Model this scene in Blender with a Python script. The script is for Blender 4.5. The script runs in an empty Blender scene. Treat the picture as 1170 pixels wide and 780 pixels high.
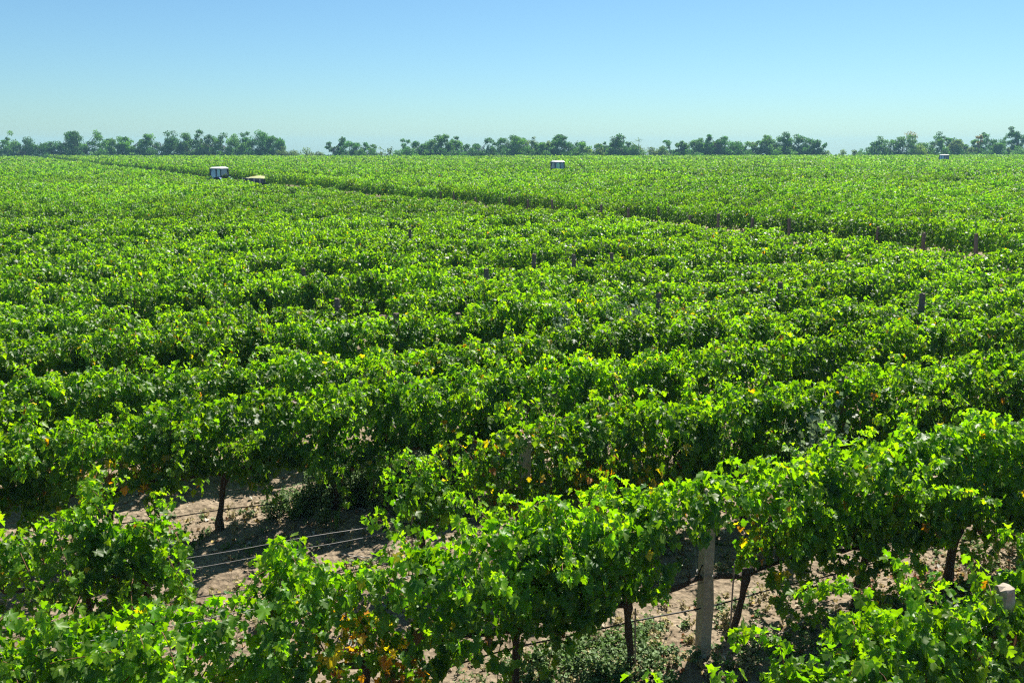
import bpy, math, random
import numpy as np
from mathutils import Vector, Matrix

# ------------------------------------------------------------------ camera, sky, sun, exposure
scene = bpy.context.scene
COL = scene.collection
R = math.radians
CAM_H, FPX, PITCH = 5.6, 1000.0, math.atan(224 / 1000.0)
cam = bpy.data.cameras.new('camera')
cam.sensor_width = 36.0
cam.lens = 36.0 * FPX / 1170.0
cam.clip_start, cam.clip_end = 0.1, 6000.0
cam_ob = bpy.data.objects.new('camera', cam)
cam_ob.location = (0, 0, CAM_H)
cam_ob.rotation_euler = (R(90) - PITCH, 0, 0)
COL.objects.link(cam_ob)
scene.camera = cam_ob

SUN_AZ, SUN_EL = R(28), R(55)
world = bpy.data.worlds.new('World')
scene.world = world
world.use_nodes = True
wn = world.node_tree
bg = wn.nodes['Background']
sky = wn.nodes.new('ShaderNodeTexSky')
sky.sky_type = 'NISHITA'
sky.sun_disc = False
sky.sun_elevation, sky.sun_rotation = SUN_EL, SUN_AZ
sky.air_density, sky.dust_density, sky.ozone_density = 1.0, 0.3, 2.6
sky.altitude = 100
grade = wn.nodes.new('ShaderNodeVectorMath')
grade.operation = 'MULTIPLY'
grade.inputs[1].default_value = (0.56, 0.82, 0.95)
wn.links.new(sky.outputs[0], grade.inputs[0])
sat = wn.nodes.new('ShaderNodeHueSaturation')
sat.inputs['Saturation'].default_value = .98
wn.links.new(grade.outputs[0], sat.inputs['Color'])
wn.links.new(sat.outputs[0], bg.inputs[0])
bg.inputs[1].default_value = 0.057

sd = bpy.data.lights.new('sun', 'SUN')
sd.energy, sd.angle, sd.color = 5.0, R(0.53), (1.0, 0.95, 0.86)
sun = bpy.data.objects.new('sun', sd)
SUN_DIR = Vector((math.sin(SUN_AZ) * math.cos(SUN_EL), math.cos(SUN_AZ) * math.cos(SUN_EL), math.sin(SUN_EL)))
sun.rotation_euler = SUN_DIR.to_track_quat('Z', 'Y').to_euler()
sun.location = (20, 40, 60)
COL.objects.link(sun)

vs = scene.view_settings
vs.view_transform, vs.look, vs.gamma, vs.use_curve_mapping = 'Standard', 'None', 1.0, False
vs.exposure = 1.16
scene.cycles.use_denoising = False
scene.cycles.use_adaptive_sampling = False
scene.cycles.denoiser = 'OPENIMAGEDENOISE'
scene.cycles.denoising_input_passes = 'RGB_ALBEDO_NORMAL'
scene.cycles.denoising_prefilter = 'ACCURATE'
scene.cycles.max_bounces = 8
scene.cycles.diffuse_bounces = 6
scene.cycles.transmission_bounces = 6
scene.cycles.volume_bounces = 0
scene.cycles.caustics_reflective = scene.cycles.caustics_refractive = False
scene.cycles.sample_clamp_indirect = 4.0
scene.cycles.filter_width = 1.2

# ------------------------------------------------------------------ helpers
CP, SP = math.cos(PITCH), math.sin(PITCH)


def at(x, y, z):
    """ground-plan point where the sight line through photo pixel (x, y) is at height z"""
    u, v = (x - 585) / FPX, (y - 390) / FPX
    fw, d = CP - v * SP, SP + v * CP
    t = (CAM_H - z) / d
    return u * t, fw * t


def along(x, y, Y):
    """point of that sight line at depth Y"""
    u, v = (x - 585) / FPX, (y - 390) / FPX
    fw, d = CP - v * SP, SP + v * CP
    t = Y / fw
    return u * t, CAM_H - d * t


def project(X, Y, Z):
    dz = Z - CAM_H
    depth = Y * CP - dz * SP
    up = Y * SP + dz * CP
    depth = np.where(depth < .1, .1, depth)
    return 585 + FPX * X / depth, 390 - FPX * up / depth, depth


def tag(o, label=None, cat=None, group=None, kind=None):
    if label: o['label'] = label
    if cat: o['category'] = cat
    if group: o['group'] = group
    if kind: o['kind'] = kind
    return o


def empty(name, loc, rz=0.0):
    o = bpy.data.objects.new(name, None)
    o.empty_display_size = .3
    o.location = loc
    o.rotation_euler = (0, 0, rz)
    COL.objects.link(o)
    return o


def link(name, me, parent=None, loc=None, rz=0.0):
    o = bpy.data.objects.new(name, me)
    if loc is not None: o.location = loc
    o.rotation_euler = (0, 0, rz)
    COL.objects.link(o)
    if parent: o.parent = parent
    return o


class MB:
    """collects numpy vertex blocks and faces, builds one mesh"""
    def __init__(s):
        s.v, s.f, s.c, s.n = [], [], [], 0

    def add(s, v, faces, col=None):
        v = np.asarray(v, float).reshape(-1, 3)
        f = np.asarray(faces, int)
        s.v.append(v)
        s.f.append(f + s.n)
        if col is None: col = (1, 1, 1)
        col = np.asarray(col, float)
        if col.ndim == 1: col = np.tile(col, (len(v), 1))
        s.c.append(col)
        s.n += len(v)

    def mesh(s, name, mat, smooth=True):
        me = bpy.data.meshes.new(name)
        V = np.concatenate(s.v)
        C = np.concatenate(s.c)
        me.vertices.add(len(V))
        me.vertices.foreach_set('co', V.astype(np.float32).ravel())
        tot = np.concatenate([np.full(len(f), f.shape[1], np.int32) for f in s.f])
        loops = np.concatenate([f.ravel() for f in s.f]).astype(np.int32)
        me.loops.add(len(loops))
        me.loops.foreach_set('vertex_index', loops)
        me.polygons.add(len(tot))
        st = np.concatenate([[0], np.cumsum(tot)[:-1]]).astype(np.int32)
        me.polygons.foreach_set('loop_start', st)
        me.polygons.foreach_set('loop_total', tot)
        me.polygons.foreach_set('use_smooth', np.full(len(tot), smooth, bool))
        a = me.color_attributes.new('tint', 'FLOAT_COLOR', 'POINT')
        a.data.foreach_set('color', np.c_[C, np.ones(len(C))].astype(np.float32).ravel())
        me.materials.append(mat)
        me.update()
        me.validate()
        return me

    # --- shapes
    def box(s, c, size, rot=None, taper=1.0, col=None):
        x, y, z = [q / 2 for q in size]
        v = np.array([(-x, -y, -z), (x, -y, -z), (x, y, -z), (-x, y, -z),
                      (-x * taper, -y * taper, z), (x * taper, -y * taper, z), (x * taper, y * taper, z), (-x * taper, y * taper, z)])
        if rot is not None: v = v @ np.array(rot).T
        s.add(v + np.array(c), [(0, 3, 2, 1), (4, 5, 6, 7), (0, 1, 5, 4), (1, 2, 6, 5), (2, 3, 7, 6), (3, 0, 4, 7)], col)

    def tube(s, pts, rad, sides=6, col=None, wob=0.0, rng=None):
        p = np.asarray(pts, float)
        n = len(p)
        r = np.broadcast_to(np.asarray(rad, float), (n,))
        t = np.gradient(p, axis=0)
        t /= np.linalg.norm(t, axis=1)[:, None] + 1e-9
        ref = np.where(np.abs(t[:, 2:3]) > .9, np.array([[1., 0, 0]]), np.array([[0, 0, 1.]]))
        a = np.cross(t, ref); a /= np.linalg.norm(a, axis=1)[:, None] + 1e-9
        b = np.cross(t, a)
        ang = np.arange(sides) * 2 * math.pi / sides
        rr = r[:, None] * np.ones((1, sides))
        if wob and rng is not None: rr = rr * (1 + wob * rng.standard_normal((n, sides)))
        v = p[:, None] + rr[..., None] * (a[:, None] * np.cos(ang)[None, :, None] + b[:, None] * np.sin(ang)[None, :, None])
        f = []
        for i in range(n - 1):
            for k in range(sides):
                k2 = (k + 1) % sides
                f.append((i * sides + k, i * sides + k2, (i + 1) * sides + k2, (i + 1) * sides + k))
        base = s.n
        s.add(v.reshape(-1, 3), f, col)
        # end caps as fans
        for i, flip in ((0, True), (n - 1, False)):
            cvi = np.vstack([v[i], p[i:i + 1]])
            ff = [(k, (k + 1) % sides, sides) if not flip else ((k + 1) % sides, k, sides) for k in range(sides)]
            s.add(cvi, ff, col)

    def cyl(s, c, r, w, axis='y', n=20, col=None, r2=None):
        ax = {'x': (1, 0, 0), 'y': (0, 1, 0), 'z': (0, 0, 1)}[axis]
        c = np.array(c, float); d = np.array(ax) * w / 2
        s.tube([c - d, c + d], [r, r if r2 is None else r2], n, col)


def unit(a):
    return a / (np.linalg.norm(a, axis=-1, keepdims=True) + 1e-9)


def vnoise(x, y, seed=0):
    x, y = np.asarray(x, float), np.asarray(y, float)
    xi, yi = np.floor(x), np.floor(y)
    fx, fy = x - xi, y - yi
    fx, fy = fx * fx * (3 - 2 * fx), fy * fy * (3 - 2 * fy)

    def h(a, b):
        q = np.sin(a * 127.1 + b * 311.7 + seed * 74.7) * 43758.5453
        return q - np.floor(q)
    return (h(xi, yi) * (1 - fx) + h(xi + 1, yi) * fx) * (1 - fy) + (h(xi, yi + 1) * (1 - fx) + h(xi + 1, yi + 1) * fx) * fy


# ------------------------------------------------------------------ materials
def new_mat(name):
    m = bpy.data.materials.new(name)
    m.use_nodes = True
    nt = m.node_tree
    nt.nodes.clear()
    out = nt.nodes.new('ShaderNodeOutputMaterial')
    return m, nt, out


def nd(nt, typ, **kw):
    n = nt.nodes.new(typ)
    for k, v in kw.items():
        if k in n.inputs: n.inputs[k].default_value = v
        else: setattr(n, k, v)
    return n


def leaf_material(name, trans=.55, rough=.44, spec=.45, tcol=(2.95, 3.0, .15, 1), vary=.25):
    m, nt, out = new_mat(name)
    L = nt.links.new
    att = nd(nt, 'ShaderNodeAttribute', attribute_name='tint')
    info = nd(nt, 'ShaderNodeObjectInfo')
    geo = nd(nt, 'ShaderNodeNewGeometry')
    noi = nd(nt, 'ShaderNodeTexNoise', Scale=23.0, Detail=3.0)
    L(geo.outputs['Position'], noi.inputs['Vector'])
    mr = nd(nt, 'ShaderNodeMapRange'); mr.inputs['To Min'].default_value = 1 - vary; mr.inputs['To Max'].default_value = 1 + vary
    L(noi.outputs['Fac'], mr.inputs['Value'])
    mr2 = nd(nt, 'ShaderNodeMapRange'); mr2.inputs['To Min'].default_value = .8; mr2.inputs['To Max'].default_value = 1.14
    L(info.outputs['Random'], mr2.inputs['Value'])
    mu = nd(nt, 'ShaderNodeMath', operation='MULTIPLY')
    L(mr.outputs[0], mu.inputs[0]); L(mr2.outputs[0], mu.inputs[1])
    vm = nd(nt, 'ShaderNodeVectorMath', operation='SCALE')
    L(att.outputs['Color'], vm.inputs[0]); L(mu.outputs[0], vm.inputs['Scale'])
    p = nd(nt, 'ShaderNodeBsdfPrincipled', Roughness=rough)
    p.inputs['Specular IOR Level'].default_value = spec
    L(vm.outputs[0], p.inputs['Base Color'])
    tm = nd(nt, 'ShaderNodeVectorMath', operation='MULTIPLY')
    tm.inputs[1].default_value = tcol[:3]
    L(vm.outputs[0], tm.inputs[0])
    tr = nd(nt, 'ShaderNodeBsdfTranslucent')
    L(tm.outputs[0], tr.inputs['Color'])
    mx = nd(nt, 'ShaderNodeMixShader'); mx.inputs[0].default_value = trans
    L(p.outputs[0], mx.inputs[1]); L(tr.outputs[0], mx.inputs[2])
    L(mx.outputs[0], out.inputs['Surface'])
    return m


def rough_material(name, c1, c2, scale=20, rough=.85, bump=.3, spec=.3, metal=0.0, use_tint=False, stretch=(1, 1, 1)):
    m, nt, out = new_mat(name)
    L = nt.links.new
    tc = nd(nt, 'ShaderNodeTexCoord')
    mp = nd(nt, 'ShaderNodeMapping'); mp.inputs['Scale'].default_value = stretch
    L(tc.outputs['Object'], mp.inputs[0])
    noi = nd(nt, 'ShaderNodeTexNoise', Scale=scale, Detail=6.0, Roughness=.65)
    L(mp.outputs[0], noi.inputs['Vector'])
    cr = nd(nt, 'ShaderNodeValToRGB')
    cr.color_ramp.elements[0].position, cr.color_ramp.elements[1].position = .32, .68
    cr.color_ramp.elements[0].color, cr.color_ramp.elements[1].color = (*c1, 1), (*c2, 1)
    L(noi.outputs['Fac'], cr.inputs[0])
    p = nd(nt, 'ShaderNodeBsdfPrincipled', Roughness=rough, Metallic=metal)
    p.inputs['Specular IOR Level'].default_value = spec
    if use_tint:
        att = nd(nt, 'ShaderNodeAttribute', attribute_name='tint')
        mm = nd(nt, 'ShaderNodeMix', data_type='RGBA', blend_type='MULTIPLY')
        mm.inputs[0].default_value = 1.0
        L(cr.outputs[0], mm.inputs[6]); L(att.outputs['Color'], mm.inputs[7])
        L(mm.outputs[2], p.inputs['Base Color'])
    else:
        L(cr.outputs[0], p.inputs['Base Color'])
    if bump:
        b = nd(nt, 'ShaderNodeBump', Strength=bump, Distance=.02)
        L(noi.outputs['Fac'], b.inputs['Height']); L(b.outputs[0], p.inputs['Normal'])
    L(p.outputs[0], out.inputs['Surface'])
    return m


def glass_material(name, tint=(.75, .86, .9)):
    m, nt, out = new_mat(name)
    L = nt.links.new
    g = nd(nt, 'ShaderNodeBsdfGlossy', Roughness=.03); g.inputs['Color'].default_value = (1, 1, 1, 1)
    t = nd(nt, 'ShaderNodeBsdfTransparent'); t.inputs['Color'].default_value = (*tint, 1)
    fr = nd(nt, 'ShaderNodeFresnel', IOR=1.5)
    ad = nd(nt, 'ShaderNodeMath', operation='ADD'); ad.inputs[1].default_value = .1
    L(fr.outputs[0], ad.inputs[0])
    mx = nd(nt, 'ShaderNodeMixShader')
    L(ad.outputs[0], mx.inputs[0]); L(t.outputs[0], mx.inputs[1]); L(g.outputs[0], mx.inputs[2])
    L(mx.outputs[0], out.inputs['Surface'])
    return m


def soil_material(name):
    m, nt, out = new_mat(name)
    L = nt.links.new
    geo = nd(nt, 'ShaderNodeNewGeometry')
    n1 = nd(nt, 'ShaderNodeTexNoise', Scale=.9, Detail=7.0, Roughness=.6)
    n2 = nd(nt, 'ShaderNodeTexNoise', Scale=14.0, Detail=8.0, Roughness=.7)
    vo = nd(nt, 'ShaderNodeTexVoronoi', Scale=11.0)
    for n in (n1, n2, vo): L(geo.outputs['Position'], n.inputs['Vector'])
    c1 = nd(nt, 'ShaderNodeValToRGB')
    c1.color_ramp.elements[0].position, c1.color_ramp.elements[1].position = .3, .7
    c1.color_ramp.elements[0].color, c1.color_ramp.elements[1].color = (.20, .153, .106, 1), (.35, .288, .208, 1)
    L(n1.outputs['Fac'], c1.inputs[0])
    c2 = nd(nt, 'ShaderNodeValToRGB')
    c2.color_ramp.elements[0].position, c2.color_ramp.elements[1].position = .32, .62
    c2.color_ramp.elements[0].color, c2.color_ramp.elements[1].color = (.5, .47, .44, 1), (1.1, 1.08, 1.05, 1)
    L(n2.outputs['Fac'], c2.inputs[0])
    mm = nd(nt, 'ShaderNodeMix', data_type='RGBA', blend_type='MULTIPLY'); mm.inputs[0].default_value = 1
    L(c1.outputs[0], mm.inputs[6]); L(c2.outputs[0], mm.inputs[7])
    p = nd(nt, 'ShaderNodeBsdfPrincipled', Roughness=.95); p.inputs['Specular IOR Level'].default_value = .15
    L(mm.outputs[2], p.inputs['Base Color'])
    ad = nd(nt, 'ShaderNodeMath', operation='ADD')
    L(n2.outputs['Fac'], ad.inputs[0]); L(vo.outputs['Distance'], ad.inputs[1])
    b = nd(nt, 'ShaderNodeBump', Strength=.9, Distance=.05)
    L(ad.outputs[0], b.inputs['Height']); L(b.outputs[0], p.inputs['Normal'])
    L(p.outputs[0], out.inputs['Surface'])
    return m


M = dict(
    leaf=leaf_material('vine_leaf'),
    farleaf=leaf_material('far_vine_leaf', trans=.44, rough=.5, spec=.3, tcol=(2.5, 2.75, .2, 1)),
    tree=leaf_material('tree_leaf', trans=.35, rough=.6, spec=.25, tcol=(1.7, 1.9, .5, 1)),
    weed=leaf_material('weed_leaf', trans=.3, rough=.6, spec=.3, tcol=(1.3, 1.4, .9, 1)),
    litter=leaf_material('dry_leaf', trans=.15, rough=.7, spec=.3, tcol=(1, 1, .8, 1)),
    bark=rough_material('vine_bark', (.028, .019, .014), (.085, .06, .045), 34, .9, .8, stretch=(1, 1, .25)),
    cane=rough_material('cane_bark', (.13, .055, .03), (.26, .13, .07), 30, .6, .2),
    drycane=rough_material('dry_cane', (.42, .36, .3), (.62, .55, .47), 30, .8, .3),
    treebark=rough_material('tree_bark', (.05, .04, .033), (.14, .115, .095), 8, .9, .5),
    concrete=rough_material('weathered_concrete', (.25, .205, .155), (.43, .37, .29), 14, .92, .5),
    oldpost=rough_material('old_post', (.12, .085, .07), (.26, .20, .165), 14, .92, .5),
    wire=rough_material('galvanised_wire', (.2, .19, .18), (.32, .31, .3), 40, .5, 0, metal=.5),
    hose=rough_material('black_hose', (.012, .012, .013), (.03, .03, .03), 20, .45, 0),
    steel=rough_material('rusty_steel', (.18, .12, .09), (.34, .28, .24), 30, .7, .2),
    soil=soil_material('dry_soil'),
    clod=rough_material('soil_clod', (.25, .19, .13), (.42, .335, .245), 9, .95, .5, .15),
    white=rough_material('white_paint', (.72, .73, .72), (.82, .82, .8), 4, .4, 0, .5),
    blue=rough_material('blue_paint', (.03, .09, .26), (.045, .12, .32), 4, .35, 0, .5),
    frame=rough_material('dark_frame', (.015, .025, .06), (.03, .04, .085), 6, .5, 0),
    rubber=rough_material('tyre_rubber', (.012, .012, .012), (.03, .028, .026), 20, .85, .2),
    glass=glass_material('cab_glass'),
    seat=rough_material('seat_vinyl', (.02, .02, .025), (.04, .04, .045), 10, .6, 0),
    pale=rough_material('pale_load', (.30, .33, .12), (.48, .48, .24), 6, .8, .2),
)

# ------------------------------------------------------------------ the field plan
ROW_A = math.atan(.428)
EX, EY = math.cos(ROW_A), math.sin(ROW_A)
C0, DC = 4.92, 2.95                       # where the rows cross the view axis
VINE_STEP = 1.6


def row_pt(r, s):
    return s * EX, C0 + DC * r + s * EY


def row_of(X, Y):
    r = (Y - X * EY / EX - C0) / DC
    return r, X / EX


TRK = np.array([(-20, 66), (20, 33.5), (36.2, 20.0), (39.5, 17.9), (43.4, 15.2), (48.9, 11.5), (52.5, 8.8), (56.7, 5.8), (60.6, 2.9), (65.1, -.3),
                (73.9, -6.2), (83.5, -12.9), (110.7, -31.6), (150.2, -57.2), (233, -110.6), (345, -182), (900, -540)], float)


def trk_d(X, Y):
    """signed distance to the headland edge of the second block"""
    return (X - np.interp(Y, TRK[:, 0], TRK[:, 1])) * .8


def field_end(X):
    return 318 + .13 * np.maximum(X, 0)


def ground_z(X, Y):
    X, Y = np.asarray(X, float), np.asarray(Y, float)
    z = -.0135 * np.maximum(0, Y - (field_end(X) + 14))
    near = np.clip((60 - Y) / 30, 0, 1)
    r = (Y - X * EY / EX - C0) / DC
    ph = np.abs(r - np.round(r))
    z = z + near * .09 * np.exp(-(ph / .13) ** 2)
    for c_ in (.33, .40):                               # wheel ruts in the aisles
        z = z - near * .045 * np.exp(-((ph - c_) / .035) ** 2)
    z = z + near * (.05 * (vnoise(X * 1.3, Y * 1.3, 1) - .5) + .045 * (vnoise(X * 4, Y * 4, 2) - .5) + .03 * (vnoise(X * 9, Y * 9, 3) - .5))
    return z


def build_ground():
    def lines(a, b, step, lo, hi):
        mid = np.arange(a, b, step)
        L, s, x = [], step, a
        while x > lo:
            s *= 1.16; x -= s; L.append(max(x, lo))
        H, s, x = [], step, mid[-1]
        while x < hi:
            s *= 1.16; x += s; H.append(min(x, hi))
        return np.array(L[::-1] + list(mid) + H)
    xs, ys = lines(-11, 14, .11, -1500, 1500), lines(4.5, 22, .11, -50, 1600)
    X, Y = np.meshgrid(xs, ys)
    Z = ground_z(X, Y)
    nx, ny = len(xs), len(ys)
    i = np.arange(nx * ny).reshape(ny, nx)
    f = np.stack([i[:-1, :-1], i[:-1, 1:], i[1:, 1:], i[1:, :-1]], -1).reshape(-1, 4)
    mb = MB()
    mb.add(np.stack([X, Y, Z], -1).reshape(-1, 3), f)
    tag(link('ground', mb.mesh('ground', M['soil'])), kind='structure')


build_ground()


def build_track():
    Yk = np.arange(24, 330, 2.0)
    Xk = np.interp(Yk, TRK[:, 0], TRK[:, 1])
    mb = MB()
    v, off = [], np.linspace(-4.8, -.6, 7)
    for a in off:
        x = Xk + a * .8; y = Yk + a * .6 * .5
        v.append(np.stack([x, y, ground_z(x, y) + .03 + .03 * (vnoise(x * 2, y * 2, 5))], -1))
    v = np.stack(v, 1)
    n, k = v.shape[:2]
    i = np.arange(n * k).reshape(n, k)
    f = np.stack([i[:-1, :-1], i[:-1, 1:], i[1:, 1:], i[1:, :-1]], -1).reshape(-1, 4)
    mb.add(v.reshape(-1, 3), f)
    tag(link('track', mb.mesh('track', M['soil'])), kind='structure')


build_track()

# ------------------------------------------------------------------ leaves
_half = [(-.16, .17), (-.13, .36), (.06, .43), (.13, .34), (.36, .58), (.47, .5), (.5, .3), (.72, .34), (.82, .17)]
LEAF0 = np.array([(.12, 0), (0, 0)] + _half + [(1.02, 0)] + [(a, -b) for a, b in _half[::-1]], float)
_n0 = len(LEAF0) - 1
FACE0 = np.array([(0, 1 + k, 1 + (k + 1) % _n0) for k in range(_n0)])
LEAF1 = np.array([(0, 0), (.02, .44), (.55, .5), (1, 0), (.55, -.5), (.02, -.44)], float)
FACE1 = np.array([(0, 3, 2, 1), (0, 5, 4, 3)])
LEAF2 = np.array([(0, 0), (.45, .5), (1, 0), (.45, -.5)], float)
FACE2 = np.array([(0, 2, 1), (0, 3, 2)])
LODS = {0: (LEAF0, FACE0), 1: (LEAF1, FACE1), 2: (LEAF2, FACE2)}


def leaves_into(mb, pos, d, n, size, col, lod, rng, fold=.36, droop=.36):
    tpl, fc = LODS[lod]
    N, k = len(pos), len(tpl)
    if N == 0: return
    d = unit(d)
    n = unit(n - (n * d).sum(1, keepdims=True) * d)
    w = np.cross(n, d)
    fo = fold * rng.uniform(.1, 1.8, N)
    dr = droop * rng.uniform(-.3, 1.8, N)
    asp = rng.uniform(.85, 1.15, N)
    u, ww = tpl[:, 0], tpl[:, 1]
    h = fo[:, None] * np.abs(ww)[None] - dr[:, None] * (u ** 2)[None] + .15 * rng.standard_normal((N, k)) * (np.abs(ww) + .2)
    V = (pos[:, None] + size[:, None, None] * (u[None, :, None] * d[:, None] + (asp[:, None] * ww[None])[..., None] * w[:, None] + h[..., None] * n[:, None]))
    F = fc[None] + (np.arange(N) * k)[:, None, None]
    C = np.repeat(col, k, axis=0)
    mb.add(V.reshape(-1, 3), F.reshape(-1, fc.shape[1]), C)


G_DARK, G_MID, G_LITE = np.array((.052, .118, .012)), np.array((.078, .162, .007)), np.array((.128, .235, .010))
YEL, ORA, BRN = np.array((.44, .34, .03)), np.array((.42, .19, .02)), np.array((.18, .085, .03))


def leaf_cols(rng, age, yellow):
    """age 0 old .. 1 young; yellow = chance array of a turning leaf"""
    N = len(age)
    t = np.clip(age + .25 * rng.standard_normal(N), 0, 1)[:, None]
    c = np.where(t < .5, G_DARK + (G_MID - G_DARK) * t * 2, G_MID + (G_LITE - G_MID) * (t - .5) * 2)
    c = c * rng.uniform(.78, 1.25, (N, 1)) * np.stack([1 + .12 * rng.standard_normal(N).clip(-1.5, 2), np.ones(N), 1 + .6 * rng.random(N)], -1)
    q = rng.random(N)
    pick = rng.random(N)
    turn = np.where(pick[:, None] < .5, YEL, np.where(pick[:, None] < .8, ORA, BRN)) * rng.uniform(.6, 1.1, (N, 1))
    return np.where((q < yellow)[:, None], turn, c)


def grow_vine(rng, shoots=20, arm=(-.9, .9), zc=.9, top=2.0, spread=.36, yellow=.01, yzone=None, nlat=1.0, leaf=.092, keep=None,
              tall=0, tallz=2.4, hang=.4, long=1.0, shell=None, zlow=None):
    """shoots of one vine in its own frame (x along the row); returns leaf arrays and canes"""
    P, D, Nn, S, A, canes = [], [], [], [], [], []
    full = shoots / 24.0
    shoots = int(shoots * .8)
    for i in range(shoots + tall):
        is_tall = i >= shoots
        x0 = rng.uniform(*arm)
        p = np.array((x0, rng.normal(0, .04), zc + rng.uniform(-.05, .08)))
        side = rng.choice((-1, 1))
        d = np.array((rng.normal(0, .42), side * abs(rng.normal(0, spread)), 1.0))
        hanger = (not is_tall) and rng.random() < hang
        if hanger: d = np.array((rng.normal(0, .5), side * rng.uniform(.5, 1.1), rng.uniform(.1, .7)))
        if is_tall: d = np.array((rng.normal(0, .12), rng.normal(0, .1), 1.0))
        d = unit(d)
        n = int((rng.uniform(14, 28) if not hanger else rng.uniform(9, 19)) * long)
        if is_tall: n = int((tallz - zc) / .066) + 2
        lim = top * rng.uniform(.87, 1.04) if not is_tall else tallz * rng.uniform(.94, 1.0)
        pts = [p.copy()]
        for k in range(n):
            d = d + rng.normal(0, .09, 3)
            if p[2] > lim: d[2] -= .45; d[1] += side * .18
            elif hanger: d[2] -= .11
            elif k > 13 and not is_tall: d[2] -= .07
            d = unit(d)
            p = p + d * .07
            if p[2] < .42: break
            pts.append(p.copy())
            age = k / max(n, 1)
            m = 1 + (rng.random() < nlat * .9) + (rng.random() < nlat * .8) + (rng.random() < nlat * .6) + (rng.random() < nlat * .5)
            for q in range(m):
                az = rng.uniform(0, 2 * math.pi)
                o = np.array((math.cos(az), math.sin(az) * 1.1, 0))
                o[1] += .7 * np.sign(p[1]) * rng.random()
                o = o / np.linalg.norm(o)
                pet = rng.uniform(.04, .12) * (1 - .4 * age)
                P.append(p + o * pet + np.array((0, 0, rng.uniform(-.03, .05))))
                D.append(o * rng.uniform(.3, 1) + np.array((0, 0, -rng.uniform(.15, 1.25))))
                Nn.append(np.array((0, 0, .85)) + o * rng.uniform(.1, .8) + rng.normal(0, .3, 3))
                S.append(leaf * rng.uniform(.55, 1.35) * (1 - .45 * max(0, age - .55)) * (.8 if q else 1))
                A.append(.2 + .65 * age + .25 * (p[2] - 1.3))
        canes.append(np.array(pts))
    P, D, Nn, S, A = map(np.array, (P, D, Nn, S, A))
    # the dense outer coat of hanging leaves that rounds the row off
    ns = int(920 * min(1.25, full) * min(1.1, nlat)) if shell is None else shell
    zl = rng.uniform(.58, .82) if zlow is None else zlow
    xm, hl = (arm[0] + arm[1]) / 2, (arm[1] - arm[0]) / 2 + .08
    x = xm + hl * rng.uniform(-1, 1, ns)
    e = (x - xm) / hl
    ph = rng.uniform(0, 6.28, 4)
    tp = (top * .97) * (1 - .07 * e ** 2 + .035 * np.sin(x * 5 + ph[0]) + .02 * np.sin(x * 11 + ph[1]))
    lo = zl + .13 * np.sin(x * 4.3 + ph[2]) + .08 * np.sin(x * 9 + ph[3]) + .12 * e ** 2
    wd = .37 * (1 + .2 * np.sin(x * 4 + ph[1]) + .12 * np.sin(x * 9 + ph[2]) - .15 * e ** 2)
    a = rng.uniform(-.30 * math.pi, 1.30 * math.pi, ns)
    ca, sa = np.cos(a), np.sin(a)
    zm = lo + (tp - lo) * .52
    rr = rng.uniform(.74, 1.08, ns)
    y = wd * np.sign(ca) * np.abs(ca) ** .65 * rr
    z = np.where(sa > 0, zm + (tp - zm) * sa ** .9 * rr, zm + (zm - lo) * np.sign(sa) * np.abs(sa) ** .7)
    o = np.stack([.45 * rng.standard_normal(ns), ca + .25 * rng.standard_normal(ns), np.zeros(ns)], -1)
    P2 = np.stack([x, y, z], -1)
    D2 = o * .55 + np.stack([np.zeros(ns), np.zeros(ns), -rng.uniform(.25, 1.2, ns) * (1 - .65 * np.clip(sa, 0, 1))], -1)
    N2 = o * .8 + np.stack([np.zeros(ns), np.zeros(ns), .45 + .8 * np.clip(sa, 0, 1)], -1) + .27 * rng.standard_normal((ns, 3))
    S2 = leaf * rng.uniform(.5, 1.35, ns)
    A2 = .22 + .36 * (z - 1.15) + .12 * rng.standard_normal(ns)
    P, D, Nn, S, A = np.r_[P, P2], np.r_[D, D2], np.r_[Nn, N2], np.r_[S, S2], np.r_[A, A2]
    ye = np.full(len(P), yellow) + .04 * yellow * (P[:, 2] < 1.2)
    if yzone is not None:
        (x0, x1, z0, z1, pr) = yzone
        ye = np.where((P[:, 0] > x0) & (P[:, 0] < x1) & (P[:, 2] > z0) & (P[:, 2] < z1), pr, ye)
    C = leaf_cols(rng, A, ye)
    if keep is not None:
        k = keep(P)
        P, D, Nn, S, C = P[k], D[k], Nn[k], S[k], C[k]
    return dict(P=P, D=D, N=Nn, S=S, C=C, canes=canes)


def foliage_mesh(name, g, lod, rng, mat=None):
    mb = MB()
    leaves_into(mb, g['P'], g['D'], g['N'], g['S'], g['C'], lod, rng)
    return mb.mesh(name, mat or M['leaf'])


def canes_mesh(name, g, rng, keep=None):
    mb = MB()
    for c in g['canes']:
        if len(c) > 3:
            if keep is not None and not keep(c).all():
                k = keep(c); c = c[:max(2, int(np.argmin(k)))] if not k[0] or not k.all() else c
                if len(c) < 3: continue
            mb.tube(c[::2], np.linspace(.0065, .0025, len(c[::2])), 4)
    if mb.n == 0: mb.tube([(0, 0, .9), (0, .02, 1.2)], [.006, .003], 4)
    return mb.mesh(name, M['cane'])


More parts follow.
